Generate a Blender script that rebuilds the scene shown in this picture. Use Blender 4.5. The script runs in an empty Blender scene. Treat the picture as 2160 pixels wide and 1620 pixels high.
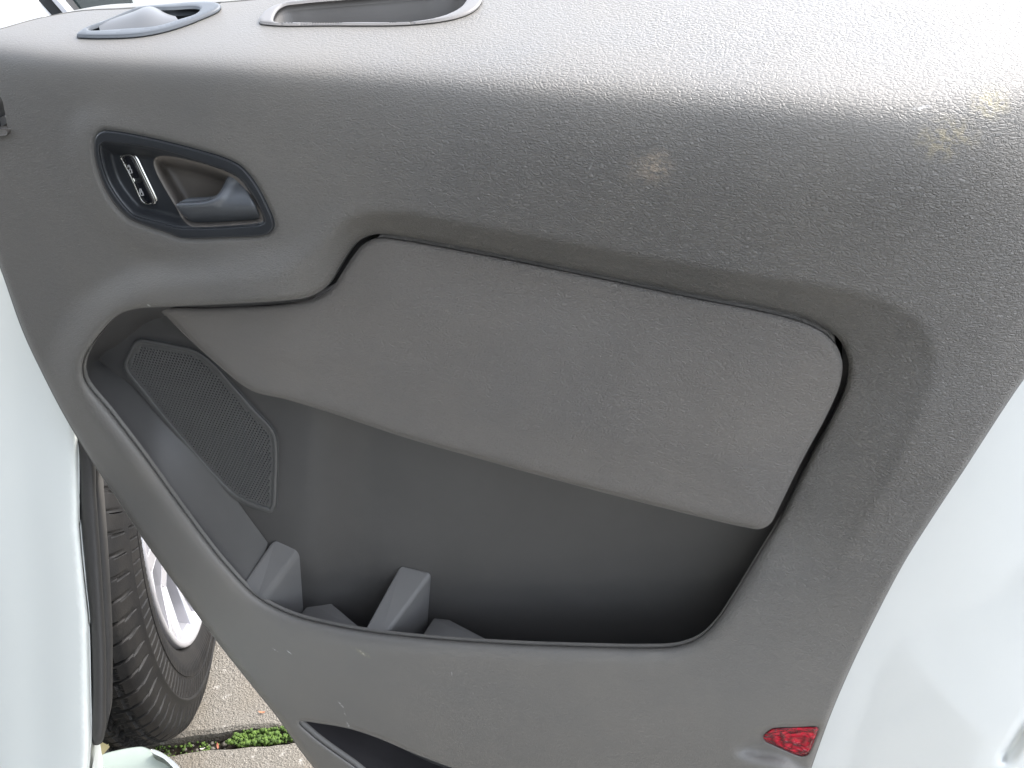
import bpy, bmesh, math, random
import numpy as np
from mathutils import Vector
from mathutils.geometry import delaunay_2d_cdt
random.seed(4); rng = np.random.default_rng(4)
SC = bpy.context.scene; COL = SC.collection
R_ = math.radians

# ------------------------------------------------------------------ camera, world, sun, exposure
FPX, PITCH, YAW = 1797.0, 32.0, 17.5
CAM = np.array([0.0, -0.46, 1.24])
_p, _y = R_(PITCH), R_(YAW)
CF = np.array([-math.sin(_y)*math.cos(_p), math.cos(_y)*math.cos(_p), -math.sin(_p)])
CR = np.array([math.cos(_y), math.sin(_y), 0.0]); CU = np.cross(CR, CF)
cd = bpy.data.cameras.new('camera'); cam = bpy.data.objects.new('camera', cd); COL.objects.link(cam)
cam.location = CAM; cam.rotation_euler = (R_(90-PITCH), 0, R_(YAW))
cd.sensor_width = 36; cd.lens = 36*FPX/2160; cd.clip_start = 0.01; cd.clip_end = 500
SC.camera = cam

SUN_EL, SUN_AZ = 50.0, 44.0          # azimuth measured from +Y towards +X
w = bpy.data.worlds.new('World'); SC.world = w; w.use_nodes = True
nt = w.node_tree; bg = nt.nodes['Background']
sky = nt.nodes.new('ShaderNodeTexSky'); sky.sky_type = 'NISHITA'; sky.sun_disc = False
sky.sun_elevation = R_(SUN_EL); sky.sun_rotation = R_(SUN_AZ); sky.dust_density = 3.0; sky.ozone_density = 0.6
hs = nt.nodes.new('ShaderNodeHueSaturation'); hs.inputs['Saturation'].default_value = 0.44
nt.links.new(sky.outputs[0], hs.inputs['Color']); nt.links.new(hs.outputs[0], bg.inputs[0]); bg.inputs[1].default_value = 0.15
sd = bpy.data.lights.new('sun', 'SUN'); sd.energy = 0.34; sd.angle = R_(16); sd.color = (1.0, 0.97, 0.92)
so = bpy.data.objects.new('sun', sd); COL.objects.link(so)
_s = Vector((math.sin(R_(SUN_AZ))*math.cos(R_(SUN_EL)), math.cos(R_(SUN_AZ))*math.cos(R_(SUN_EL)), math.sin(R_(SUN_EL))))
so.rotation_euler = _s.to_track_quat('Z', 'Y').to_euler()
vs = SC.view_settings; vs.view_transform = 'Standard'; vs.look = 'None'; vs.gamma = 1; vs.use_curve_mapping = False
vs.exposure = 2.38

# ------------------------------------------------------------------ survey helpers: a sight line meets a surface
def rays(px, py):
    px = np.asarray(px, float); py = np.asarray(py, float)
    return CF + CR*((px-1080)/FPX)[..., None] - CU*((py-810)/FPX)[..., None]
def at_y(px, py, y):
    d = rays(px, py); t = (y-CAM[1])/d[..., 1]
    return CAM + d*t[..., None]
def at_plane(px, py, p0, n):
    d = rays(px, py); t = ((np.asarray(p0)-CAM)@n)/(d@n)
    return CAM + d*t[..., None]
def V(px, py, y): return at_y(np.array([px]), np.array([py]), np.array([y]))[0]
def S(x, a, b):
    t = np.clip((x-a)/(b-a), 0, 1); return t*t*(3-2*t)

def smooth_loop(pts, step=8.0, closed=True):
    P = np.array(pts, float); n = len(P); out = []
    for i in range(n if closed else n-1):
        if closed: p0, p1, p2, p3 = P[i-1], P[i], P[(i+1) % n], P[(i+2) % n]
        else: p0, p1, p2, p3 = P[max(i-1, 0)], P[i], P[i+1], P[min(i+2, n-1)]
        # centripetal Catmull-Rom
        a = lambda u, v: max(np.linalg.norm(v-u), 1e-6)**0.5
        t0 = 0; t1 = a(p0, p1); t2 = t1+a(p1, p2); t3 = t2+a(p2, p3)
        m = max(1, int(round(np.linalg.norm(p2-p1)/step)))
        for k in range(m):
            t = t1+(t2-t1)*k/m
            A1 = (t1-t)/(t1-t0)*p0+(t-t0)/(t1-t0)*p1
            A2 = (t2-t)/(t2-t1)*p1+(t-t1)/(t2-t1)*p2
            A3 = (t3-t)/(t3-t2)*p2+(t-t2)/(t3-t2)*p3
            B1 = (t2-t)/(t2-t0)*A1+(t-t0)/(t2-t0)*A2
            B2 = (t3-t)/(t3-t1)*A2+(t-t1)/(t3-t1)*A3
            out.append((t2-t)/(t2-t1)*B1+(t-t1)/(t2-t1)*B2)
    if not closed: out.append(P[-1])
    return np.array(out)
def seg_dist(Q, L, closed=True):
    A = L; B = np.roll(L, -1, 0)
    if not closed: A, B = L[:-1], L[1:]
    best = np.full(len(Q), 1e9)
    for a, b in zip(A, B):
        ab = b-a; t = np.clip(((Q-a)@ab)/max(ab@ab, 1e-9), 0, 1)
        d = Q-a-t[:, None]*ab; best = np.minimum(best, (d*d).sum(1))
    return np.sqrt(best)
def inside(Q, L):
    x, y = Q[:, 0], Q[:, 1]; c = np.zeros(len(Q), bool); B = np.roll(L, -1, 0)
    for (x1, y1), (x2, y2) in zip(L, B):
        m = (y1 > y) != (y2 > y)
        if y1 == y2: continue
        c ^= m & (x < (x2-x1)*(y-y1)/(y2-y1)+x1)
    return c
def sdf(Q, L):                                   # positive inside
    return np.where(inside(Q, L), 1, -1)*seg_dist(Q, L)

# ------------------------------------------------------------------ materials
def newmat(name, base, rough=0.5, metal=0.0, spec=0.5, coat=0.0):
    m = bpy.data.materials.new(name); m.use_nodes = True; b = m.node_tree.nodes['Principled BSDF']
    b.inputs['Base Color'].default_value = (*base, 1); b.inputs['Roughness'].default_value = rough
    b.inputs['Metallic'].default_value = metal; b.inputs['Specular IOR Level'].default_value = spec
    b.inputs['Coat Weight'].default_value = coat; b.inputs['Coat Roughness'].default_value = 0.05
    return m
class G:
    def __init__(s, m): s.t = m.node_tree; s.b = s.t.nodes['Principled BSDF']
    def n(s, typ, **k):
        x = s.t.nodes.new(typ)
        for a, v in k.items():
            if a.startswith('i_'): x.inputs[a[2:].replace('_', ' ')].default_value = v
            else: setattr(x, a, v)
        return x
    def l(s, a, b): s.t.links.new(a, b)
    def math(s, op, a, b=None, clamp=False):
        x = s.t.nodes.new('ShaderNodeMath'); x.operation = op; x.use_clamp = clamp
        for i, v in enumerate((a, b)):
            if v is None: continue
            if isinstance(v, (int, float)): x.inputs[i].default_value = v
            else: s.l(v, x.inputs[i])
        return x.outputs[0]
    def mix(s, f, a, b):
        x = s.t.nodes.new('ShaderNodeMix'); x.data_type = 'RGBA'
        for i, v in ((0, f), (6, a), (7, b)):
            if isinstance(v, (int, float)): x.inputs[i].default_value = v
            elif isinstance(v, tuple): x.inputs[i].default_value = (*v, 1)
            else: s.l(v, x.inputs[i])
        return x.outputs[2]
    def ramp(s, f, a, b, lo=0.0, hi=1.0):
        x = s.t.nodes.new('ShaderNodeMapRange'); x.inputs[1].default_value = a; x.inputs[2].default_value = b
        x.inputs[3].default_value = lo; x.inputs[4].default_value = hi; s.l(f, x.inputs[0]); return x.outputs[0]
    def coords(s, scale=(1, 1, 1), rot=(0, 0, 0)):
        tc = s.t.nodes.new('ShaderNodeTexCoord'); mp = s.t.nodes.new('ShaderNodeMapping')
        mp.inputs['Scale'].default_value = scale; mp.inputs['Rotation'].default_value = rot
        s.l(tc.outputs['Object'], mp.inputs[0]); return mp.outputs[0]
    def noise(s, vec, scale, detail=3, rough=0.5):
        x = s.n('ShaderNodeTexNoise'); x.inputs['Scale'].default_value = scale
        x.inputs['Detail'].default_value = detail; x.inputs['Roughness'].default_value = rough; s.l(vec, x.inputs[0]); return x
def warp(g, vec, scale, amt):
    n = g.noise(vec, scale, 2); sub = g.n('ShaderNodeVectorMath', operation='SUBTRACT'); g.l(n.outputs['Color'], sub.inputs[0]); sub.inputs[1].default_value = (.5, .5, .5)
    sc = g.n('ShaderNodeVectorMath', operation='SCALE'); g.l(sub.outputs[0], sc.inputs[0]); sc.inputs['Scale'].default_value = amt
    ad = g.n('ShaderNodeVectorMath', operation='ADD'); g.l(vec, ad.inputs[0]); g.l(sc.outputs[0], ad.inputs[1]); return ad.outputs[0]

GREY = (0.166, 0.161, 0.151)
def grain_mat(name, base, strength=1.0, marks=(), rough=0.5, mask=True):
    m = newmat(name, base, rough, spec=0.38); g = G(m)
    base_c = g.coords()
    v = g.coords((320, 320, 680), (0, R_(-14), 0))
    v = warp(g, v, 0.45, 1.6)
    vo = g.n('ShaderNodeTexVoronoi', feature='DISTANCE_TO_EDGE', i_Scale=1.0); g.l(v, vo.inputs['Vector'])
    cre = g.ramp(vo.outputs['Distance'], 0.0, 0.22)
    vo2 = g.n('ShaderNodeTexVoronoi', feature='F1', i_Scale=2.3); g.l(v, vo2.inputs['Vector'])
    fine = g.noise(base_c, 2500, 2)
    wr = g.noise(v, 0.9, 3, 0.6); wrr = g.math('ABSOLUTE', g.math('SUBTRACT', wr.outputs[0], 0.5))
    wrr = g.ramp(wrr, 0, 0.09)
    h = g.math('ADD', g.math('MULTIPLY', cre, 0.6), g.math('MULTIPLY', wrr, 0.45))
    msk = g.noise(base_c, 7.0, 3, 0.6); mk = g.ramp(msk.outputs[0], 0.36, 0.6, 0.6, 1.0)
    if mask:      # the grain is worn smooth towards the hinge side and the foot of the trim
        sp = g.n('ShaderNodeSeparateXYZ'); g.l(base_c, sp.inputs[0])
        side = g.ramp(sp.outputs[0], -0.36, -0.12, 0.15, 1.0)
        foot = g.ramp(sp.outputs[2], 0.70, 0.92, 0.10, 1.0)
        foot = g.math('MULTIPLY', foot, g.ramp(sp.outputs[2], 1.085, 1.125, 1.0, 0.38))
        mk = g.math('MULTIPLY', mk, g.math('MULTIPLY', side, foot))
    h = g.math('ADD', g.math('MULTIPLY', h, mk), g.math('MULTIPLY', fine.outputs[0], 0.10))
    bp = g.n('ShaderNodeBump'); bp.inputs['Strength'].default_value = 0.85*strength; bp.inputs['Distance'].default_value = 0.0015
    g.l(h, bp.inputs['Height']); g.l(bp.outputs[0], g.b.inputs['Normal'])
    # colour: faint handling grime
    big = g.noise(base_c, 9, 4, 0.6)
    col = g.mix(g.ramp(big.outputs[0], 0.35, 0.7), tuple(c*0.95 for c in base), (base[0]*1.07, base[1]*1.05, base[2]*1.02))
    for (c, rx, rz, ang, colr, amt, ns) in marks:
        sb = g.n('ShaderNodeVectorMath', operation='SUBTRACT'); g.l(base_c, sb.inputs[0]); sb.inputs[1].default_value = tuple(c)
        mp = g.n('ShaderNodeMapping'); mp.inputs['Rotation'].default_value = (0, ang, 0); g.l(sb.outputs[0], mp.inputs[0])
        m2 = g.n('ShaderNodeMapping'); m2.inputs['Scale'].default_value = (1/rx, 5, 1/rz); g.l(mp.outputs[0], m2.inputs[0])
        ln = g.n('ShaderNodeVectorMath', operation='LENGTH'); g.l(m2.outputs[0], ln.inputs[0])
        fall = g.ramp(ln.outputs['Value'], 1.0, 0.2)
        nz = g.noise(base_c, ns, 4, 0.7); f = g.math('MULTIPLY', fall, g.ramp(nz.outputs[0], 0.42, 0.6), True)
        f = g.math('MULTIPLY', f, amt, True)
        col = g.mix(f, col, colr)
    g.l(col, g.b.inputs['Base Color'])
    rr = g.ramp(big.outputs[0], 0.3, 0.7, rough-.05, rough+.06); g.l(rr, g.b.inputs['Roughness'])
    return m
def fine_mat(name, base, rough=0.45, bump=0.2, scale=1500, coat=0.0, spec=.5):
    m = newmat(name, base, rough, coat=coat, spec=spec); g = G(m); c = g.coords()
    n = g.noise(c, scale, 3); bp = g.n('ShaderNodeBump'); bp.inputs['Strength'].default_value = bump; bp.inputs['Distance'].default_value = 0.0004
    g.l(n.outputs[0], bp.inputs['Height']); g.l(bp.outputs[0], g.b.inputs['Normal'])
    b = g.noise(c, 14, 4, .6); g.l(g.mix(g.ramp(b.outputs[0], .3, .7), tuple(x*.93 for x in base), tuple(x*1.07 for x in base)), g.b.inputs['Base Color'])
    return m

MK = []
def mark(px, py, rx, rz, ang=0, colr=(.55, .53, .48), amt=.9, ns=500, y=0.0):
    MK.append((V(px, py, y), rx, rz, R_(ang), colr, amt, ns))
mark(1385, 345, .012, .010, 30, (.42, .35, .27), .75, 420)
mark(1370, 355, .020, .013, 0, (.30, .26, .21), .5, 260)
mark(1250, 345, .0008, .006, -20, (.4, .4, .38), .5, 300)
mark(2000, 300, .018, .012, 0, (.32, .28, .18), .7, 240)
mark(2105, 240, .012, .008, 0, (.36, .32, .2), .8, 260)
mark(1948, 238, .005, .0012, 10, (.6, .6, .6), .9, 200)
mark(768, 1372, .0045, .0012, -40, (.85, .8, .7), 1, 150)
mark(765, 1370, .012, .004, -20, (.3, .3, .2), .5, 200)
mark(583, 1366, .005, .0009, -25, (.6, .6, .6), .9, 300)
mark(614, 1371, .004, .0010, -35, (.7, .7, .7), 1, 300)
mark(728, 1472, .0060, .0014, -48, (.6, .6, .58), 1, 250)
mark(737, 1490, .0045, .0011, -80, (.55, .55, .52), .9, 350)
mark(744, 1512, .0055, .0020, -75, (.6, .6, .6), 1, 420)
mark(957, 1411, .0008, .003, 0, (.5, .5, .5), .8, 300)
mark(328, 635, .0016, .0016, 0, (.8, .8, .75), 1, 100)

M_trim = grain_mat('grained_grey_plastic', GREY, 1.0, MK, .38)
M_insert = grain_mat('grained_insert_plastic', (0.180, 0.171, 0.160), 0.8, (), .55)
M_smooth = fine_mat('fine_grain_plastic', (0.145, 0.143, 0.140), .48, .25)
M_bezel = fine_mat('satin_charcoal_plastic', (0.030, 0.033, 0.037), .33, .15)
M_cup = fine_mat('brown_grey_plastic', (0.20, 0.18, 0.16), .5, .2)
M_grille = fine_mat('grille_plastic', (0.095, 0.095, 0.092), .45, .1)
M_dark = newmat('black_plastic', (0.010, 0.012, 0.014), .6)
M_black = newmat('gloss_black', (0.006, 0.007, 0.010), .22)
M_chrome = newmat('chrome', (0.55, 0.54, 0.51), .2, 1.0)
M_symbol = newmat('white_print', (0.42, 0.42, 0.42), .5)
M_paint = newmat('white_paint', (0.78, 0.80, 0.78), .35, coat=.6)
M_pane = newmat('dark_glass', (0.03, 0.04, 0.04), .06, coat=.5)

# ------------------------------------------------------------------ object helpers
def tag(o, label=None, cat=None, group=None, kind=None):
    for k, v in (('label', label), ('category', cat), ('group', group), ('kind', kind)):
        if v: o[k] = v
    return o
def empty(name, loc, **k):
    o = bpy.data.objects.new(name, None); COL.objects.link(o); o.location = loc; o.empty_display_size = .1
    return tag(o, **k)
def link(name, me, mats, parent=None, smooth=True):
    o = bpy.data.objects.new(name, me); COL.objects.link(o)
    for m in (mats if isinstance(mats, (list, tuple)) else [mats]): me.materials.append(m)
    if smooth: me.polygons.foreach_set('use_smooth', [True]*len(me.polygons))
    if parent:
        root = parent; off = Vector((0, 0, 0))
        while root: off += root.location; root = root.parent
        o.parent = parent; o.location = -off
    return o
def pmesh(name, V_, F_, mats, parent=None, smooth=True, mi=None):
    me = bpy.data.meshes.new(name); me.from_pydata([tuple(map(float, v)) for v in V_], [], [tuple(map(int, f)) for f in F_])
    bm = bmesh.new(); bm.from_mesh(me); bmesh.ops.recalc_face_normals(bm, faces=bm.faces) if mi == 'recalc' else None; bm.to_mesh(me); bm.free()
    o = link(name, me, mats, parent, smooth)
    if isinstance(mi, (list, np.ndarray)): me.polygons.foreach_set('material_index', list(map(int, mi)))
    me.update(); return o

def sheet_data(outer, holes, fn, step=9, rings=(2.5, 6, 11), skirt=None, skirt_holes=None, jitter=.0):
    loops = [outer]+list(holes); bnd = np.concatenate(loops)
    mn, mx = outer.min(0), outer.max(0)
    gx = np.arange(mn[0], mx[0], step); gy = np.arange(mn[1], mx[1], step*.87)
    X, Y = np.meshgrid(gx, gy); X = X+(np.arange(len(gy)) % 2)[:, None]*step*.5
    Q = np.stack([X.ravel(), Y.ravel()], 1)
    def dom(Q):
        k = inside(Q, outer)
        for h in holes: k &= ~inside(Q, h)
        return k
    Q = Q[dom(Q)]
    dist = np.min([seg_dist(Q, L) for L in loops], 0)
    Q = Q[dist > (rings[-1] if rings else 0)+step*.45]
    extra = []
    for L in loops:
        T = np.roll(L, -1, 0)-np.roll(L, 1, 0); T /= np.maximum(np.linalg.norm(T, axis=1), 1e-9)[:, None]
        N = np.stack([-T[:, 1], T[:, 0]], 1)
        for r in rings:
            for s in (1, -1):
                C_ = L+N*s*r; k = dom(C_)
                if k.any():
                    C2 = C_[k]; dd = np.min([seg_dist(C2, M) for M in loops], 0); extra.append(C2[dd > r*.93])
    allp = np.concatenate([bnd]+extra+[Q]) if extra else np.concatenate([bnd, Q])
    edges = []; o = 0
    for L in loops:
        n = len(L); edges += [(o+i, o+(i+1) % n) for i in range(n)]; o += n
    vo, eo, fo, ov, oe, of = delaunay_2d_cdt([Vector(p) for p in allp], edges, [], 0, 1e-4)
    P2 = np.array([tuple(v) for v in vo]); F = np.array([f for f in fo if len(f) == 3])
    cen = P2[F].mean(1); F = F[dom(cen)]
    a = P2[F[:, 1]]-P2[F[:, 0]]; b = P2[F[:, 2]]-P2[F[:, 0]]; area = a[:, 0]*b[:, 1]-a[:, 1]*b[:, 0]
    F = F[np.abs(area) > 1e-4]; area = area[np.abs(area) > 1e-4]
    F[area > 0] = F[area > 0][:, ::-1]          # px-space y is down: clockwise there faces the viewer
    W = fn(P2); Vt = [W]; Fc = [tuple(f) for f in F]
    # skirts
    back = {}
    for (q, vi) in ((ov[i], i) for i in range(len(ov))):
        for k in q: back[k] = vi
    o = 0; nv = len(P2)
    for li, L in enumerate(loops):
        n = len(L); ids = [back.get(o+i, None) for i in range(n)]; o += n
        sk = skirt if li == 0 else (skirt_holes[li-1] if isinstance(skirt_holes, list) else skirt_holes)
        if sk is None: continue
        ids = [i for i in ids if i is not None]; sk = np.asarray(sk, float)
        nb = W[ids]+sk; Vt.append(nb); m = len(ids)
        cw = ((L[:, 0]*np.roll(L[:, 1], -1)-np.roll(L[:, 0], -1)*L[:, 1]).sum() > 0)
        if li > 0: cw = not cw
        for i in range(m):
            j = (i+1) % m; f = (ids[i], ids[j], nv+j, nv+i)
            Fc.append(f if not cw else f[::-1])
        nv += m
    return np.concatenate(Vt), Fc
def sheet(name, outer, holes, fn, mat, parent, **k):
    Vt, Fc = sheet_data(outer, holes, fn, **k)
    return pmesh(name, Vt, Fc, mat, parent)
def ribbon(rows, closed=False):
    n = len(rows[0]); Vt = np.concatenate(rows); F = []
    for r in range(len(rows)-1):
        for i in range(n if closed else n-1):
            j = (i+1) % n; F.append((r*n+i, r*n+j, (r+1)*n+j, (r+1)*n+i))
    return Vt, F
def merge(parts):
    Vt, F, mi, o = [], [], [], 0
    for k, (v, f) in enumerate(parts):
        Vt.append(np.asarray(v)); F += [tuple(i+o for i in q) for q in f]; mi += [k]*len(f); o += len(v)
    return np.concatenate(Vt), F, mi
def solid(front, back):                    # closed prism between two equal 3D loops
    n = len(front); Vt = np.concatenate([front, back]); F = [tuple(range(n)), tuple(range(2*n-1, n-1, -1))]
    F += [(i, n+i, n+(i+1) % n, (i+1) % n) for i in range(n)]
    return Vt, F
def bevel(o, w, seg=3):
    m = o.modifiers.new('bevel', 'BEVEL'); m.width = w; m.segments = seg; m.limit_method = 'ANGLE'; m.angle_limit = R_(35); m.harden_normals = False

# ------------------------------------------------------------------ outlines read off the photograph (2160 x 1620)
TRIM = smooth_loop([(-260, 110), (-120, 90), (0, 60), (80, 38), (170, 22), (270, 17), (330, 12), (440, 6), (560, -4), (760, -30), (1100, -60), (1700, -70), (2330, -60),
                    (2480, 250), (2400, 500), (2270, 660), (2160, 800), (2028, 1000), (1967, 1092), (1905, 1191), (1837, 1321), (1791, 1417), (1752, 1509), (1712, 1620), (1680, 1720), (1640, 1780),
                    (1300, 1830), (1000, 1820), (800, 1740), (690, 1650), (640, 1592), (589, 1519), (530, 1445), (457, 1353), (380, 1247), (301, 1136), (250, 1058), (201, 985), (137, 880), (90, 790), (48, 700), (0, 565), (-120, 250), (-220, 160)], 9)
HOLE = smooth_loop([(180, 800), (176, 768), (190, 733), (218, 695), (250, 664), (290, 651), (335, 648), (450, 643), (600, 634), (655, 625), (690, 604), (712, 572), (735, 535), (760, 506), (795, 494), (850, 499), (1000, 526), (1200, 566), (1450, 618), (1650, 658), (1725, 683), (1768, 714), (1789, 760), (1786, 810), (1760, 872), (1700, 985),
                    (1648, 1090), (1595, 1178), (1545, 1260), (1510, 1312), (1475, 1345), (1430, 1362), (1360, 1366), (1250, 1364), (1100, 1359), (950, 1350), (800, 1335), (700, 1318), (610, 1294), (540, 1256), (480, 1195), (430, 1133), (365, 1045), (300, 955), (235, 870)], 8)
FLAP = smooth_loop([(335, 652), (450, 648), (600, 640), (665, 629), (700, 607), (722, 575), (745, 540), (768, 514), (800, 501), (850, 506), (1000, 533), (1200, 573), (1450, 625), (1645, 665), (1715, 688), (1755, 716), (1776, 760), (1773, 806), (1748, 868), (1688, 980),
                    (1640, 1078), (1626, 1104), (1605, 1116), (1570, 1112), (1400, 1072), (1200, 1020), (1000, 965), (850, 922), (700, 872), (600, 842), (540, 828), (505, 808), (460, 770), (420, 735), (380, 697), (352, 668)], 8)
SLOT = smooth_loop([(632, 1523), (680, 1527), (740, 1538), (800, 1558), (870, 1588), (960, 1622), (1100, 1668), (1250, 1700), (1240, 1740), (1050, 1745), (900, 1705), (800, 1655), (740, 1610), (690, 1575), (655, 1547)], 7)
BEZ_O = smooth_loop([(199, 300), (204, 285), (217, 277), (241, 278), (302, 289), (363, 303), (424, 319), (475, 335), (506, 351), (526, 371), (547, 402), (563, 434), (575, 462), (577, 478), (569, 491), (551, 497), (465, 501), (404, 503), (380, 501), (353, 491), (302, 474), (272, 460), (247, 437), (225, 405), (210.6, 372), (200, 331)], 4)
BEZ_I = smooth_loop([(210, 318), (211, 306), (219, 301), (241, 302), (302, 309), (363, 323), (424, 342), (485.6, 364), (510, 380), (526, 401), (543, 429), (556, 456), (559, 467), (551, 473), (485.6, 479), (424, 482), (400, 481.5), (375, 480.5), (343, 472), (282, 454), (267.6, 441.5), (245, 413), (227, 382), (214.6, 345)], 4)
CUP = smooth_loop([(324, 345), (326, 335), (338, 329), (360, 330), (404, 339), (450, 352), (486, 366), (508, 381), (524, 402), (541, 430), (553, 456), (555, 466), (545, 470), (485, 476), (424, 479), (402, 477), (388, 466), (371, 437), (345, 393), (329, 362)], 4)
RECESS = smooth_loop([(180, 690), (230, 640), (300, 606), (450, 585), (560, 572), (630, 552), (680, 515), (720, 474), (770, 452), (850, 450), (1000, 478), (1300, 532), (1600, 585), (1760, 610), (1880, 645), (1950, 700), (1968, 760), (1940, 860), (1890, 980), (1800, 1140), (1740, 1250), (1600, 1420), (1300, 1440), (700, 1400), (500, 1300), (300, 1040), (170, 850), (150, 760)], 12)
DISH = smooth_loop([(1555, 1583), (1590, 1556), (1620, 1542), (1730, 1531), (1760, 1560), (1700, 1640), (1650, 1612), (1590, 1600)], 8)
REFL = smooth_loop([(1610, 1553), (1618, 1544), (1630, 1537), (1645, 1535), (1682, 1534), (1722, 1533), (1727, 1535), (1723, 1547), (1715.6, 1567), (1706, 1588), (1700, 1592), (1690, 1594), (1680, 1591), (1649, 1578), (1627, 1568), (1613, 1561)], 4)
RING_O = smooth_loop([(163, 80), (178, 66), (222, 49), (287, 22), (298, 19), (347, 14.5), (422, 8.5), (453, 10), (467, 16), (464, 24), (422, 44.5), (378, 61), (333, 73), (289, 80), (222, 83), (178, 82)], 4)
RING_I = smooth_loop([(188, 69), (222, 56), (262, 38), (300, 26), (360, 24), (416, 22), (424, 25), (418, 33), (378, 47), (333, 60), (267, 66), (200, 70)], 4)
TRAY_O = smooth_loop([(547, 50), (553, 36), (568, 22), (600, 10), (660, 2), (760, -8), (900, -20), (990, -24), (1016, -12), (1016, 8), (1000, 26), (960, 42), (870, 54), (700, 56), (570, 55)], 5)
TRAY_I = smooth_loop([(578, 49), (583, 30), (598, 17), (640, 10), (760, 0), (900, -12), (972, -15), (986, -5), (978, 15), (945, 35), (875, 50), (760, 52), (620, 52)], 5)
GR_O = smooth_loop([(262, 784), (259, 767), (270, 742), (281, 723), (294, 715), (320, 717), (365, 726), (413, 738), (450, 765), (493, 813), (540, 866), (572, 900), (583, 920), (587, 967), (585, 1020), (582, 1066), (573, 1082), (555, 1079), (493, 1053), (460, 1023), (410, 968), (360, 910), (300, 835)], 6)
SWITCH = smooth_loop([(-90, 195), (-20, 190), (2, 206), (9, 230), (13, 252), (15, 272), (8, 280), (-90, 282)], 5)

# ------------------------------------------------------------------ the trim surface
LA, LB = V(0, 112, 0), V(2160, 232, 0)
LN = np.cross(LB-LA, np.array([0, math.cos(R_(13)), math.sin(R_(13))])); LN /= np.linalg.norm(LN)
if LN[2] < 0: LN = -LN
def front_y(Q, relief=True):
    px, py = Q[:, 0], Q[:, 1]
    y = .040*np.clip((px-1800)/500, 0, 2)**2 + .020*np.clip((200-px)/420, 0, 2)**2
    y += .005*np.clip((330-py)/300, 0, 1.5)**2
    y += -.006*np.exp(-((py-400)/190)**2)*S(px, 500, 1100)
    y -= .012*S(py, 1250, 1620)*(1-.0*px)
    if relief:
        d = sdf(Q, RECESS)
        wt = S(px, 560, 760)*(1-S(py, 1060, 1330))
        hd = seg_dist(Q, HOLE); u = np.where(d > 0, d/np.maximum(d+hd*(~inside(Q, HOLE)), 1), 0); u = np.where(inside(Q, HOLE), 1, u)
        y += (.017*u+.0012*S(d, -16, 20))*wt
        wl = (1-S(px, 560, 760))*(1-S(py, 900, 1150))
        y += wl*(-.009*S(d, -60, 25))
        b = sdf(Q, BEZ_O)
        y += -.0028*S(b, -75, -15)*(1-.85*S(px-py, -120, 60)) + .002*S(b, -8, 0)
        dd = sdf(Q, DISH); y += .009*S(dd, -12, 22)
    return y
def ledge_t(D): return ((LA-CAM)@LN)/(D@LN)
def trim_pt(Q, y, k=.020, lift=0.0):
    D = rays(Q[:, 0], Q[:, 1]); tf = (y-CAM[1])/D[:, 1]
    den = np.minimum(D@LN, -.02); tl = ((LA+LN*lift-CAM)@LN)/den; tl = np.minimum(tl, 2.0)
    t = .5*(tf+tl+np.sqrt((tf-tl)**2+k*k))
    return CAM+D*t[:, None]
def roll(d, w_, r): 
    u = np.clip(1-d/w_, 0, 1); return r*(1-np.sqrt(np.maximum(1-u*u, 0)))
def lip_wide(Q): return np.maximum(S(Q[:, 1], 1100, 1250), (1-S(Q[:, 0], 150+.5*(Q[:, 1]-600), 330+.6*(Q[:, 1]-600)))*S(Q[:, 1], 720, 860))
def trim_fn(Q):
    y = front_y(Q)
    wide = lip_wide(Q)
    y += roll(seg_dist(Q, HOLE), 13+26*wide, .0045+.0065*wide)
    y += roll(seg_dist(Q, SLOT), 9, .003)
    y += roll(seg_dist(Q, REFL), 4, .0015)
    lower = S(Q[:, 1], 180, 420)
    y += roll(seg_dist(Q, TRIM), 14, .006)*lower
    ring = np.minimum(seg_dist(Q, RING_O), seg_dist(Q, TRAY_O))
    return trim_pt(Q, y)

car_door = empty('car_door', (0, .06, .3), label='open vehicle door with grained grey plastic trim, handle, speaker and map pocket', cat='vehicle door')
RB = RING_I; TB = TRAY_I
def inset(L, r):
    T = np.roll(L, -1, 0)-np.roll(L, 1, 0); T /= np.linalg.norm(T, axis=1)[:, None]
    N = np.stack([-T[:, 1], T[:, 0]], 1); C_ = L+N*r
    if inside(C_, L).mean() < .5: C_ = L-N*r
    return C_
BEZ_H = inset(BEZ_O, 4); REFL_H = REFL; RING_H = inset(RING_O, 3.5); TRAY_H = inset(TRAY_O, 3.5)
dn = np.array([0, .010, 0])
sheet('trim_panel', TRIM, [HOLE, SLOT, BEZ_H, REFL_H, RING_H, TRAY_H, SWITCH], trim_fn, M_trim, car_door,
      step=10, rings=(2.5, 6, 11, 17, 25), skirt=(0, .028, 0), skirt_holes=[(0, .004, 0), (0, .006, 0), dn, (0, .004, 0), (0, .004, -.01), (0, .004, -.01), (0, .012, 0)])

# insert panel above the pocket
def flap_fn(Q):
    d = seg_dist(Q, FLAP)
    y = .0135-.003*S(d, 0, 160)+roll(d, 16, .0055)-.004*S(Q[:, 1], 700, 1100)
    y += .004*np.clip((600-Q[:, 0])/200, 0, 1)
    return at_y(Q[:, 0], Q[:, 1], y)
insert = sheet('insert_panel', FLAP, [], flap_fn, M_insert, car_door, step=11, skirt=(0, .022, 0))

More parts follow.
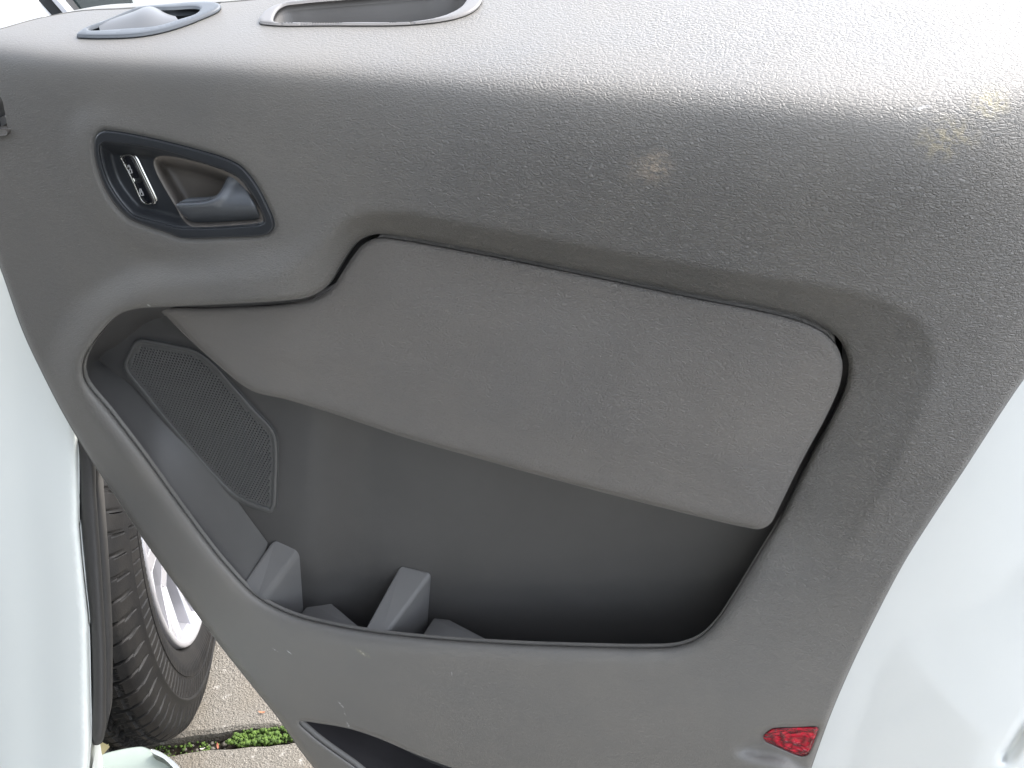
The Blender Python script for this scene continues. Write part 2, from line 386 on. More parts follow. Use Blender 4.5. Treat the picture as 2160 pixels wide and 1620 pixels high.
# door pocket: side wall, floor and back wall
def back_y(px, py):
    return .040+.014*S(px, 640, 790)+.006*S(px, 900, 1500)
pk = []
lipL = smooth_loop([(335, 646), (288, 649), (248, 662), (216, 694), (187, 733), (174, 768), (178, 802), (233, 872), (297, 957), (362, 1047), (427, 1136), (478, 1198), (530, 1253)], 12, closed=False)
crL = smooth_loop([(345, 668), (310, 680), (275, 705), (240, 735), (212, 752), (213, 762), (232, 775), (268, 806), (327, 868), (403, 937), (462, 1000), (520, 1078), (585, 1170)], 12, closed=False)
def resample(L, n):
    s = np.r_[0, np.cumsum(np.linalg.norm(np.diff(L, axis=0), axis=1))]; u = np.linspace(0, s[-1], n)
    return np.stack([np.interp(u, s, L[:, 0]), np.interp(u, s, L[:, 1])], 1)
keyL = [(335, 646), (288, 649), (248, 662), (216, 694), (187, 733), (174, 768), (178, 802), (233, 872), (297, 957), (362, 1047), (427, 1136), (478, 1198), (530, 1253)]
keyC = [(345, 668), (310, 680), (278, 705), (243, 730), (214, 750), (210, 758), (232, 778), (275, 812), (335, 876), (403, 937), (462, 1000), (510, 1070), (565, 1145)]
def dens(K, m=10):
    K = np.array(K, float); out = []
    L = smooth_loop([tuple(k) for k in K], 1.0, closed=False)
    idx = [int(np.argmin(((L-k)**2).sum(1))) for k in K]; idx[0] = 0; idx[-1] = len(L)-1
    for a, b in zip(idx[:-1], idx[1:]):
        for q in range(m): out.append(L[int(round(a+(b-a)*q/m))])
    out.append(L[-1]); return np.array(out)
dl, dc = dens(keyL), dens(keyC)
def outward(D_, amt=2.5):
    T = np.gradient(D_, axis=0); T /= np.maximum(np.linalg.norm(T, axis=1), 1e-6)[:, None]; N = np.stack([-T[:, 1], T[:, 0]], 1)
    A_, B_ = D_+N*amt, D_-N*amt; k = inside(A_, HOLE)
    return np.where(k[:, None], B_, A_)
yl = front_y(dl)+.0065+.0065*lip_wide(dl); dl = outward(dl)
rows = []
for u in np.linspace(0, 1, 9):
    q = dl*(1-u)+dc*u; yb = back_y(dc[:, 0], dc[:, 1])
    yy = yl*(1-u)+yb*u
    # ease into the back wall
    rows.append(at_y(q[:, 0], q[:, 1], yy))
bw = dc+(dc-dl)*0.0
pk.append(ribbon(rows))
BACK = smooth_loop([(345, 620), (700, 560), (760, 440), (900, 440), (1900, 640), (1900, 900), (1800, 1300), (1760, 1700), (1500, 1860), (1000, 1820), (800, 1690), (690, 1590), (600, 1470), (500, 1340), (400, 1180), (340, 1060), (300, 960), (235, 880), (180, 810), (170, 750), (200, 690), (270, 640)], 14)
def back_fn(Q):
    y = back_y(Q[:, 0], Q[:, 1])+.0006; return at_y(Q[:, 0], Q[:, 1], y)
pk.append(sheet_data(BACK, [], back_fn, step=14, rings=()))
# right, top and lower inner walls running from the lip to the back wall
keyR = [(530, 1253), (610, 1294), (700, 1318), (800, 1335), (950, 1350), (1100, 1359), (1250, 1364), (1360, 1366), (1430, 1362), (1475, 1345), (1510, 1312), (1545, 1260), (1595, 1178), (1648, 1090), (1700, 985), (1760, 872), (1786, 810), (1789, 760), (1768, 714), (1725, 683), (1650, 658), (1200, 566), (850, 499), (795, 494), (760, 506), (712, 572), (690, 604), (655, 625), (600, 634), (450, 643), (335, 646)]
keyRb = [(565, 1145), (600, 1400), (680, 1540), (800, 1650), (950, 1740), (1100, 1790), (1250, 1790), (1360, 1780), (1500, 1750), (1620, 1660), (1700, 1540), (1740, 1400), (1760, 1260), (1770, 1130), (1800, 1020), (1860, 900), (1880, 830), (1880, 760), (1870, 700), (1800, 640), (1700, 600), (1200, 500), (850, 440), (790, 440), (750, 450), (690, 540), (670, 560), (640, 590), (590, 600), (450, 610), (345, 668)]
a_ = smooth_loop(keyR, 40, closed=False); 
dr, drb = dens(keyR, 6), dens(keyRb, 6)
yr = front_y(dr)+.0065+.0065*lip_wide(dr); dr = outward(dr); r0 = at_y(dr[:, 0], dr[:, 1], yr); r1 = at_y(drb[:, 0], drb[:, 1], back_y(drb[:, 0], drb[:, 1])+.0005)
pk.append(ribbon([r0, r0*.5+r1*.5, r1]))
Vt, Fc, _ = merge(pk)
M_pocket_shaded = fine_mat('shaded_pocket_plastic', (0.072, 0.070, 0.068), .5, .3, 1200)  # same plastic as the trim; darker colour stands in for pocket shade
pocket = pmesh('door_pocket', Vt, Fc, M_pocket_shaded, car_door)

def rib(corners, drop, name='divider'):
    bl, br, fr, fl = corners
    top = np.array([V(*bl), V(*br), V(*fr), V(*fl)])
    cl = (top[0]+top[1])/2; cr = (top[3]+top[2])/2; mid = np.array([cl, cl, cr, cr])
    Vt, F = solid(top, top*.35+mid*.65+np.array([0, 0, -drop]))
    o = pmesh(name, Vt, F, M_smooth, pocket, mi='recalc', smooth=False); bevel(o, .0055, 5); return o  # dividers and steps: the pocket plastic, lightened in colour for sky-lit tops
rib([(574, 1134, .041), (640, 1152, .044), (548, 1280, .008), (498, 1246, .008)], .10)
rib([(842, 1190, .055), (914, 1206, .055), (808, 1345, .008), (760, 1340, .008)], .10)
def block(pts, drop):
    t = np.array([V(*p) for p in pts]); Vt, F = solid(t, t+np.array([0, 0, -drop]))
    o = pmesh('floor_step', Vt, F, M_smooth, pocket, mi='recalc', smooth=False); bevel(o, .002, 2)
block([(655, 1268, .046), (700, 1272, .046), (790, 1348, .014), (590, 1345, .014)], .03)
block([(915, 1302, .050), (948, 1306, .050), (1075, 1372, .012), (870, 1370, .012)], .03)

# speaker grille: a real perforated sheet in a raised frame
GY = .0385
GI = inset(GR_O, 9)
gi3 = at_y(GI[:, 0], GI[:, 1], np.full(len(GI), GY)); gp = gi3[:, [0, 2]]
pitch = .0030; Vt, Fc = [], []
mn, mx = gp.min(0), gp.max(0)
cs = []
j = 0; zz = mn[1]
while zz < mx[1]:
    xx = mn[0]+(j % 2)*pitch/2
    while xx < mx[0]: cs.append((xx, zz)); xx += pitch
    zz += pitch*.866; j += 1
cs = np.array(cs); d = sdf(cs, gp); 
for (cx, cz), dd in zip(cs, d):
    if dd < .0006: continue
    o = len(Vt); rh = .00112 if dd > .0035 else 0
    hexr = pitch/math.sqrt(3)
    H = [(cx+hexr*math.sin(k*math.pi/3), cz+hexr*math.cos(k*math.pi/3)) for k in range(6)]
    if rh == 0:
        Vt += [(x, GY, z) for x, z in H]; Fc.append(tuple(range(o, o+6))); continue
    I = [(cx+rh*math.sin(k*math.pi/3), cz+rh*math.cos(k*math.pi/3)) for k in range(6)]
    I2 = I
    Vt += [(x, GY, z) for x, z in H]+[(x, GY+.0003, z) for x, z in I]+[(x, GY+.0022, z) for x, z in I2]
    for k in range(6):
        q = (k+1) % 6; Fc.append((o+k, o+q, o+6+q, o+6+k)); Fc.append((o+6+k, o+6+q, o+12+q, o+12+k))
grille = pmesh('speaker_grille', Vt, Fc, M_grille, car_door, smooth=False)
def grf(Q):
    d = np.minimum(seg_dist(Q, GR_O), seg_dist(Q, GI2)); w_ = 4.5
    return at_y(Q[:, 0], Q[:, 1], GY-.0022*np.sqrt(np.clip(1-(1-np.clip(d/w_, 0, 1))**2, 0, 1))+.0008)
GI2 = inset(GR_O, 12)
sheet('grille_frame', GR_O, [GI2], grf, M_grille, grille, step=4, rings=(1.2, 3.0), skirt=(0, .006, 0), skirt_holes=(0, .002, 0))
bk = at_y(GR_O[:, 0], GR_O[:, 1], np.full(len(GR_O), GY+.0045)); 
v, f = solid(bk, bk+np.array([0, .001, 0])); pmesh('dark_backing', v, f, M_dark, grille, mi='recalc', smooth=False)  # flat black sheet added so the holes read as dark depth
def flat_at(yv): return lambda Q: at_y(Q[:, 0], Q[:, 1], np.full(len(Q), yv))
# ------------------------------------------------------------------ handle bezel, recess, lever, lock switch
def base_y(Q): return front_y(Q)
def bez_fn(Q):
    d = np.minimum(seg_dist(Q, BEZ_O), seg_dist(Q, BEZ_I))
    return at_y(Q[:, 0], Q[:, 1], base_y(Q)-.0030+roll(d, 3.5, .0016))
bezel = sheet('handle_bezel', BEZ_O, [BEZ_I], bez_fn, M_bezel, car_door, step=5, rings=(1, 2.4, 4), skirt=(0, .006, 0), skirt_holes=(0, .003, 0))
def rec_fn(Q):
    d = seg_dist(Q, BEZ_I_S); left = 1-S(Q[:, 0], 300, 345)
    dep = .0005+(.011)*S(d, 0, 26*(.35+.65*1))
    # the lower wall slopes gently, so it takes the light
    c = sdf(Q, CUP); dep = np.where(c > 0, np.maximum(dep, 0)+0, dep)
    dep = dep+.026*S(c, 1, 34)
    dep = np.where(c > 0, np.maximum(dep, .002+.034*S(c, 0, 26)), dep)
    return at_y(Q[:, 0], Q[:, 1], base_y(Q)+dep)
BEZ_I_S = BEZ_I
sheet('handle_recess', BEZ_I, [CUP], rec_fn, M_bezel, bezel, step=5, rings=(1.5, 4))
sheet('handle_cup', CUP, [], rec_fn, M_cup, bezel, step=5, rings=(1.5, 4))
LEV = smooth_loop([(484, 368), (490, 366.5), (499, 371), (516, 388.5), (533, 421), (546, 446), (551, 458), (550, 463), (530, 467), (486, 473), (440, 476), (412, 476), (396, 466), (383, 450), (371, 433), (375, 428.5), (390, 427), (424, 425), (441, 421), (452, 416), (462, 406), (470, 393), (477, 378)], 3.5)
LR = np.array([(371, 431), (400, 431), (428, 429), (448, 425), (463, 415), (474, 398), (484, 380), (492, 374)], float)
def lev_fn(Q):
    d = seg_dist(Q, LEV); r = seg_dist(Q, LR, closed=False)
    y = base_y(Q)+.010-.003*np.exp(-(r/12)**2)-.012*S(Q[:, 1], 368, 430)+.014*S(Q[:, 1], 432, 478)+.012*S(430-Q[:, 0], 0, 60)*0
    y += roll(d, 5, .004)+.004*S(Q[:, 1], 455, 475)
    return at_y(Q[:, 0], Q[:, 1], y)
M_lever = fine_mat('satin_blue_grey_plastic', (0.115, 0.125, 0.138), .34, .12)
sheet('door_handle', LEV, [], lev_fn, M_lever, bezel, step=4, rings=(1.2, 3, 5), skirt=(0, .010, 0))
FR_O = smooth_loop([(254, 329), (257, 326), (265, 324.5), (275, 325), (281, 328), (286, 335), (300, 364), (328, 424), (328.5, 428), (325, 432), (318, 433), (306, 431), (299, 427), (295, 421), (275, 376), (257, 340)], 3)
FR_I = smooth_loop([(257, 332), (260, 330), (266, 329), (273, 329.5), (277, 332), (281, 338), (296, 368), (322, 424), (322, 427), (317, 429), (308, 428), (302, 424), (298, 418), (278, 374), (259.5, 338)], 3)
PY = lambda Q: base_y(Q)+.0115
fr = sheet('switch_frame', FR_O, [FR_I], lambda Q: at_y(Q[:, 0], Q[:, 1], PY(Q)-.0030+roll(np.minimum(seg_dist(Q, FR_O), seg_dist(Q, FR_I)), 1.8, .0010)), M_chrome, bezel, step=2.5, rings=(.8, 1.6), skirt=(0, .004, 0), skirt_holes=(0, .002, 0))
def halfloop(lo, hi):
    # split the switch along the line between the two buttons
    a, b = np.array([277.5, 380.0]), np.array([301.5, 379.0]); L = FR_I
    s = (L[:, 1]-np.interp(L[:, 0], [a[0], b[0]], [a[1], b[1]]))
    return L[(s < -1.0)] if lo else L[(s > 1.0)]
def stroke(pts, r, yoff, closed=False):
    pts = [np.array(p, float) for p in pts]; vv, ff = [], []
    n = len(pts)
    for i in range(n if closed else n-1):
        a, b = pts[i], pts[(i+1) % n]; t = (b-a)/np.linalg.norm(b-a); nn = np.array([-t[1], t[0]])*r; e = t*r*.8
        q = np.array([a-e+nn, a-e-nn, b+e-nn, b+e+nn]); yy = PY(q)-yoff-.00002*i
        f3 = at_y(q[:, 0], q[:, 1], yy); v, f = solid(f3, f3+np.array([0, .0006, 0])); o = len(vv); vv += list(v); ff += [tuple(k+o for k in g_) for g_ in f]
    return np.array(vv), ff
def button(lo, sym, label):
    L = halfloop(lo, not lo)
    k = int(np.argmax(np.linalg.norm(np.roll(L, -1, 0)-L, axis=1))); L = np.roll(L, -k-1, 0)
    v, f = sheet_data(L, [], lambda Q: at_y(Q[:, 0], Q[:, 1], PY(Q)-.0018+roll(seg_dist(Q, L), 2.5, .0006)), step=3, rings=(1, 2.2), skirt=(0, .003, 0))
    parts = [(v, f)]+[stroke(s, .75, .0022, c) for s, c in sym]
    Vt, F, mi = merge(parts); mi = [0 if m == 0 else 1 for m in mi]
    o = pmesh('lock_button', Vt, F, [M_black, M_symbol], bezel, mi=mi); tag(o, label)
    return o
# printed padlocks: px in the photograph = 180 + u/4.909, 250 + v/4.909
U = lambda pts: [(180+u/4.909, 250+v/4.909) for u, v in pts]
button(True, [(U([(447, 532), (472, 528), (482, 562), (456, 568)]), True), (U([(466, 528), (456, 496), (446, 484), (438, 490), (440, 505)]), False)], 'black unlock button with an open padlock symbol')
button(False, [(U([(560, 765), (588, 763), (600, 795), (572, 798)]), True), (U([(566, 765), (558, 742), (563, 730), (573, 732), (582, 763)]), False)], 'black lock button with a closed padlock symbol')

# ------------------------------------------------------------------ reflector, foot slot, edge switch pocket
def refl_fn(Q):
    d = seg_dist(Q, REFL)
    return at_y(Q[:, 0], Q[:, 1], front_y(Q)-.002+roll(d, 6, .004))
M_red = newmat('red_reflector', (0.5, 0.004, 0.03), .16, coat=.25); g = G(M_red); c = g.coords((1, 1, 1))
vo = g.n('ShaderNodeTexVoronoi', i_Scale=190); g.l(warp(g, c, 60, .02), vo.inputs['Vector'])
g.l(g.mix(g.ramp(vo.outputs['Distance'], .1, .75), (.66, .0, .03), (.12, .0, .008)), g.b.inputs['Base Color'])
bp = g.n('ShaderNodeBump'); bp.inputs['Strength'].default_value = .7; bp.inputs['Distance'].default_value = .003
g.l(vo.outputs['Distance'], bp.inputs['Height']); g.l(bp.outputs[0], g.b.inputs['Normal'])
g.b.inputs['Emission Strength'].default_value = 0
tag(sheet('reflector', REFL, [], refl_fn, M_red, car_door, step=4, rings=(1.2, 3, 5), skirt=(0, .006, 0)), 'red reflector in the lower corner of the door trim')
SB = inset(SLOT, -30)
sl = []
q0 = SLOT; a0 = at_y(q0[:, 0], q0[:, 1], front_y(q0)+.008); a1 = at_y(q0[:, 0], q0[:, 1], front_y(q0)+.004)
cen = SLOT.mean(0); q1 = q0+(q0-cen)*np.array([.02, .25]); b1 = a1+np.array([0, .05, 0])
sl.append(ribbon([a1, b1], closed=True)); n_ = len(b1); sl.append((b1, [tuple(range(n_))]))
Vt, Fc, _ = merge(sl); pmesh('foot_slot', Vt, Fc, fine_mat('slot_plastic', (.03, .028, .03), .5), car_door, smooth=False)
sw = []
a1 = at_y(SWITCH[:, 0], SWITCH[:, 1], front_y(SWITCH)+.010); b1 = a1+np.array([0, .02, 0])
sw.append(ribbon([a1-np.array([0, .008, 0]), b1], closed=True)); sw.append((b1, [tuple(range(len(b1)))]))
Vt, Fc, _ = merge(sw); swp = pmesh('switch_pocket', Vt, Fc, M_dark, car_door, smooth=False)
T1 = smooth_loop([(-85, 246), (0, 248), (9, 244), (12, 262), (-85, 268)], 5)
sheet('switch_cap', T1, [], lambda Q: at_y(Q[:, 0], Q[:, 1], front_y(Q)+.004), M_smooth, swp, step=6, rings=(2,), skirt=(0, .015, 0))
T2 = smooth_loop([(-90, 273), (8, 273), (15, 274), (14, 284), (6, 286), (-90, 286)], 4)
sheet('switch_lip', T2, [], lambda Q: at_y(Q[:, 0], Q[:, 1], front_y(Q)-.003), M_insert, swp, step=5, rings=(2,), skirt=(0, .012, 0))

# ------------------------------------------------------------------ fittings on the top ledge
def ring_fn(O, I, h):
    def f(Q):
        d = np.minimum(seg_dist(Q, O), seg_dist(Q, I)); y = front_y(Q)
        p = trim_pt(Q, y, lift=0)
        return p+LN*(.0008+h*np.sqrt(np.clip(1-(1-np.clip(d/3.5, 0, 1))**2, 0, 1)))[:, None]
    return f
pull = sheet('pull_cup', RING_O, [RING_I], ring_fn(RING_O, RING_I, .0018), M_bezel2 if False else fine_mat('satin_grey_plastic', (.085, .095, .105), .38, .1), car_door, step=4, rings=(1.2, 2.6), skirt=(0, 0, -.006), skirt_holes=(0, 0, -.004))
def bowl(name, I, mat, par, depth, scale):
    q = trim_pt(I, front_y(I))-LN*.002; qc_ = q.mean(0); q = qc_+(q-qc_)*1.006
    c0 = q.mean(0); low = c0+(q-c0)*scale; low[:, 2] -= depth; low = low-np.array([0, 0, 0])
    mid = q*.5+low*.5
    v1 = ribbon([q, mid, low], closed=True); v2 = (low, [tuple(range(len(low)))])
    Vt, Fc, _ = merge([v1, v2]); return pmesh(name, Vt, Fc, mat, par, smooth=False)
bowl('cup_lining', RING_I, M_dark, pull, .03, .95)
BUMP = [(222, 66), (232, 50), (262, 38), (292, 24), (308, 14), (324, 11.5), (338, 15), (350, 25), (362, 37), (376, 47), (356, 54), (311, 63), (267, 66)]
q = np.array(BUMP, float)
base = trim_pt(np.array([(222, 67), (240, 60), (262, 50), (285, 42), (310, 36), (335, 34), (355, 36), (368, 42), (378, 49), (356, 56), (311, 65), (267, 67.5), (240, 67.5)], float), front_y(np.zeros((13, 2))+300))
# the lever: a low curved lid rising out of the cup, thick where it meets the ring
rows = []
lo = smooth_loop([(212, 69), (240, 68), (275, 67), (311, 64.5), (345, 58), (380, 48)], 6, closed=False)
hi = smooth_loop([(230, 51), (262, 37.5), (292, 24), (312, 13), (326, 11.5), (342, 17), (358, 31), (380, 48)], 6, closed=False)
lo, hi = resample(lo, 26), resample(hi, 26)
L0 = trim_pt(lo, front_y(lo)); D_ = rays(hi[:, 0], hi[:, 1])
# c stands a little behind the near edge and above the ledge
tt = np.linalg.norm(L0-CAM, axis=1)/np.linalg.norm(rays(lo[:, 0], lo[:, 1]), axis=1)
H0 = CAM+D_*(tt+.035)[:, None]
for u in np.linspace(0, 1, 10):
    p = L0*(1-u)+H0*u; bul = math.sin(u*math.pi)*.006
    rows.append(p+np.array([0, -.6*bul, .8*bul]))
bk_ = rows[-1]+np.array([0, .03, -.02]); rows.append(rows[-1]*.5+bk_*.5+np.array([0, 0, .004])); rows.append(bk_)
v, f = ribbon(rows); pmesh('pull_lever', v, f, fine_mat('satin_light_grey_plastic', (.13, .135, .14), .42, .1), pull)
M_tray = fine_mat('pale_grey_plastic', (.17, .165, .16), .42, .1)
tray = sheet('storage_tray', TRAY_O, [TRAY_I], ring_fn(TRAY_O, TRAY_I, .0014), M_tray, car_door, step=5, rings=(1.2, 2.6), skirt=(0, 0, -.006), skirt_holes=(0, 0, -.004))
bowl('tray_lining', TRAY_I, M_tray, tray, .035, .93)

# ------------------------------------------------------------------ painted door shell behind the trim
SH = smooth_loop([(2560, 330), (2250, 560), (1950, 850), (1800, 1150), (1690, 1400), (1620, 1560), (1560, 1760), (1600, 1900), (2100, 1930), (2700, 1850), (2800, 1000), (2700, 500)], 16)
PRESS = smooth_loop([(2500, 1020), (2160, 1180), (2110, 1240), (2000, 1308), (1900, 1352), (1862, 1400), (1830, 1480), (1790, 1600), (1750, 1780), (1800, 1960), (2900, 1960), (2900, 900)], 14)
PR2 = smooth_loop([(2100, 1000), (2120, 960), (2180, 930), (2400, 880), (2400, 1000), (2200, 1060), (2130, 1055)], 12)
SLT = smooth_loop([(2108, 1600), (2130, 1560), (2160, 1520), (2200, 1470), (2215, 1480), (2170, 1545), (2140, 1590), (2118, 1612)], 8)
PR3 = np.array([(1740, 2000), (1880, 1560), (1960, 1400), (2060, 1200), (2300, 900)], float)
def shell_fn(Q):
    y = .055+.0*Q[:, 0]
    y -= .014*np.clip(sdf(Q, PRESS)/260, 0, 1)
    y += .010*S(sdf(Q, SLT), -3, 8)
    y += .05*np.clip((Q[:, 0]-2000)/700, 0, 1)**2
    return at_y(Q[:, 0], Q[:, 1], y)
sheet('door_shell', SH, [], shell_fn, M_paint, car_door, step=13, rings=(6,), skirt=(0, .06, 0))

# ------------------------------------------------------------------ the van
van = empty('van', (-1.3, .6, 0), label='white van with black front tyre and silver alloy wheel seen past the open door', cat='van')
AX = np.array([math.cos(R_(28.6)), math.sin(R_(28.6)), 0]); FW = np.array([-AX[1], AX[0], 0])
WING = smooth_loop([(-500, 350), (0, 480), (90, 700), (150, 850), (165, 930), (169, 1108), (180, 1230), (188, 1305), (192, 1440), (193, 1565), (186, 1640), (180, 1760), (-500, 1760)], 12)
def wing_y(Q):
    px, py = Q[:, 0], Q[:, 1]
    edge = np.interp(py, [400, 930, 1108, 1305, 1565, 1760], [150, 165, 169, 188, 193, 182])
    d = edge-px
    return .10-.16*(py-500)/800+.002*S(d, 40, 110)-.003*S(d, 110, 200)+.008*np.clip(1-d/14, 0, 1)**2
sheet('wing_panel', WING, [], lambda Q: at_y(Q[:, 0], Q[:, 1], wing_y(Q)), newmat('pale_white_paint', (.80, .82, .765), .5, spec=.3), van, step=10, rings=(3, 7), skirt=tuple(FW*.05))
SEAL = smooth_loop([(160, 905), (176, 912), (200, 975), (203, 1040), (212, 1167), (219, 1280), (224, 1383), (224, 1480), (222, 1545), (214, 1568), (200, 1572), (190, 1560), (191, 1440), (186, 1305), (176, 1210), (168, 1108), (164, 1000)], 6)
M_rub = fine_mat('dusty_rubber', (.055, .052, .048), .7, .5, 700)
sheet('door_seal', SEAL, [], lambda Q: at_y(Q[:, 0], Q[:, 1], .106-.16*(Q[:, 1]-500)/800+roll(seg_dist(Q, SEAL), 16, .010)), M_rub, van, step=5, rings=(1.5, 4, 8), skirt=tuple(FW*.03))
# sill and hinge bits
SILL = smooth_loop([(176, 1640), (196, 1606), (215, 1592), (300, 1575), (312, 1579), (335, 1590), (352, 1602), (385, 1640), (380, 1720), (180, 1720)], 8)
def plane_z(z): return lambda Q: at_plane(Q[:, 0], Q[:, 1], (0, 0, z), np.array([0, 0, 1.]))
sheet('sill_plate', SILL, [], plane_z(.42), fine_mat('dirty_pale_paint', (.33, .38, .34), .5, .2, 200), van, step=8, rings=(3,), skirt=(0, 0, -.05))
qa = smooth_loop([(318, 1580), (335, 1584), (355, 1596), (376, 1614), (400, 1650), (392, 1654), (368, 1622), (345, 1600), (322, 1588)], 5)
sheet('sill_trim', qa, [], plane_z(.43), M_chrome, van, step=4, rings=(1.5,), skirt=(0, 0, -.03))
qb = smooth_loop([(193, 1582), (204, 1574), (211, 1583), (213, 1596), (206, 1606), (190, 1604)], 4)
sheet('hinge_tab', qb, [], lambda Q: at_y(Q[:, 0], Q[:, 1], .05+0*Q[:, 0]), newmat('yellowed_paint', (.62, .55, .30), .5), van, step=4, rings=(1.5,), skirt=(0, .02, 0))
qc = smooth_loop([(180, 1606), (206, 1604), (211, 1620), (208, 1660), (176, 1660)], 5)
sheet('hinge_bracket', qc, [], lambda Q: at_y(Q[:, 0], Q[:, 1], .046+0*Q[:, 0]), M_rub, van, step=5, rings=(2,), skirt=(0, .02, 0))

# the cab the door belongs to: unseen at left and behind the camera, added to shade the door
HG = V(150, 1100, .06)
def unseen_box(name, a0, a1, f0, f1, z0, z1, mat, bev=.02):
    c8 = [HG+AX*a+FW*f for a, f in ((a0, f0), (a1, f0), (a1, f1), (a0, f1))]
    bot = np.array(c8); bot[:, 2] = z0; top = bot.copy(); top[:, 2] = z1
    v, f = solid(top, bot); o = pmesh(name, v, f, mat, van, mi='recalc', smooth=False); bevel(o, bev, 3); return o
unseen_box('roof', -1.95, -.02, -2.6, -.10, 1.98, 2.45, M_paint, .12)
unseen_box('rear_pillar', -.12, .02, -1.35, -1.12, .35, 2.0, M_paint)
unseen_box('sill', -.14, .0, -1.2, -.16, .30, .44, M_paint)
unseen_box('seat', -.75, -.22, -1.05, -.45, .75, 1.0, fine_mat('charcoal_fabric', (.03, .03, .032), .9, .5), .06)
unseen_box('seat_back', -.75, -.22, -1.12, -.98, .98, 1.65, fine_mat('charcoal_fabric_back', (.03, .03, .032), .9, .5), .05)
unseen_box('cab_floor', -1.9, -.16, -1.2, -.10, .40, .5, M_dark)
unseen_box('bulkhead', -1.9, -.12, -1.30, -1.18, .5, 1.98, fine_mat('grey_bulkhead', (.15, .15, .15), .7))
unseen_box('far_door', -1.95, -1.88, -1.2, -.1, .4, 1.98, M_dark)

# wheel
WC = CAM+np.array([-.7899, .8098, -.8432])*1.047; TR = .358
WC[2] = TR
def wheel_pt(r, off, th): return WC+AX*off+r[..., None]*0 if False else None
NA = 1440; a = np.linspace(0, 2*math.pi, NA, endpoint=False)
prof = []   # (offset along axle, radius, kind) from inner bead over the tread to the outer bead
prof += [(-.20, .225), (-.215, .25), (-.222, .28), (-.218, .31), (-.208, .33)]
tread_o = np.linspace(-.200, -.012, 66)
prof += [(o, TR-.006*((o+.106)/.094)**4-.004*max(0, abs(o+.106)-.080)/.014) for o in tread_o]
nt0, nt1 = 5, 5+len(tread_o)
side = [(-.006, .338), (-.003, .330), (-.001, .322), (.0005, .316), (.002, .311), (.0035, .307), (.0050, .3045), (.0055, .303), (.0050, .3015), (.0035, .300), (.0042, .296), (.0052, .290), (.006, .284), (.0064, .278), (.0064, .274), (.0052, .2735), (.0052, .270), (.0064, .2695), (.006, .262), (.005, .255), (.0035, .248), (.001, .241), (-.001, .236), (-.004, .231), (-.009, .228), (-.014, .224), (-.03, .222)]
prof += side; prof = np.array(prof); K = len(prof)
A, Kk = np.meshgrid(a, np.arange(K)); Rr = np.repeat(prof[:, 1][:, None], NA, 1); Oo = np.repeat(prof[:, 0][:, None], NA, 1)
# tread pattern: curved lateral grooves, thin sipes, circumferential grooves
u = (Oo+.106)/.094; tread = (Kk >= nt0) & (Kk < nt1+3)
blk = 2*math.pi/78
ph = (A+.045*np.abs(u)**1.5*np.sign(u)+.02*np.sin(u*3))/blk
fr_ = ph-np.floor(ph)
lat = (np.abs(fr_-.5) < .075)
cen_ = np.zeros_like(lat)
for c in (-.56, -.19, .19, .56): cen_ |= np.abs(u+.02*np.sign(np.sin(A/blk*2*math.pi))-c) < .035
sip = np.zeros_like(lat)
for c in (.09, .20, .31, .69, .80, .91): sip |= (np.abs(fr_-c) < .028)
sip &= (np.abs(u) < .86) & (np.abs(((u*2.6) % 1)-.5) < .40)
dep = np.where(lat | (cen_ & (np.abs(u) < .9)), .0085, 0); dep = np.where(sip & (dep == 0), .0050, dep)
sh = np.clip((np.abs(u)-.93)/.1, 0, 1)
Rr = Rr-np.where(tread, dep*(1-.6*sh), 0)
# shoulder hatch + sidewall ribs
f2 = (A/(2*math.pi/120)) % 1
Oo = Oo-np.where((Rr < .3) & (Rr > .2745) & (Kk > nt1) & (f2 < .16), .0022, 0)
f3 = (A/(2*math.pi/170)) % 1
Oo = Oo+np.where((Rr < .2685) & (Rr > .252) & (Kk > nt1) & (f3 < .45), .0011, 0)
Oo = Oo-np.where((Rr < .336) & (Rr > .312) & (Kk > nt1) & (((A/blk) % 1) < .08), .003, 0)
ca, sa = np.cos(A), np.sin(A)
Pw = WC+AX*Oo[..., None]+(FW*ca[..., None]+np.array([0, 0, 1])*sa[..., None])*Rr[..., None]
idx = np.arange(K*NA).reshape(K, NA); Fw = []
r_ = np.roll(idx, -1, 1)
Fw = np.stack([idx[:-1], r_[:-1], r_[1:], idx[1:]], -1).reshape(-1, 4)
wheel = empty('wheel', (0, 0, 0)); wheel.parent = van; wheel.location = Vector(WC)-van.location
M_tyre = newmat('tyre_rubber', (.030, .030, .032), .6, spec=.3); g = G(M_tyre); c = g.coords()
n = g.noise(c, 24, 5, .65); g.l(g.mix(g.ramp(n.outputs[0], .4, .72), (.004, .004, .0045), (.012, .011, .010)), g.b.inputs['Base Color'])
n2 = g.noise(c, 500, 3); bp = g.n('ShaderNodeBump'); bp.inputs['Strength'].default_value = .4; bp.inputs['Distance'].default_value = .001; g.l(n2.outputs[0], bp.inputs['Height']); g.l(bp.outputs[0], g.b.inputs['Normal'])
me = bpy.data.meshes.new('tyre'); me.from_pydata(Pw.reshape(-1, 3).tolist(), [], Fw.tolist())
tyre = link('tyre', me, M_tyre, wheel, smooth=True)
try: me.set_sharp_from_angle(angle=R_(40))
except Exception: pass
def wp(r, th, off): return WC+AX*off+(FW*math.cos(th)+np.array([0, 0, 1])*math.sin(th))*r
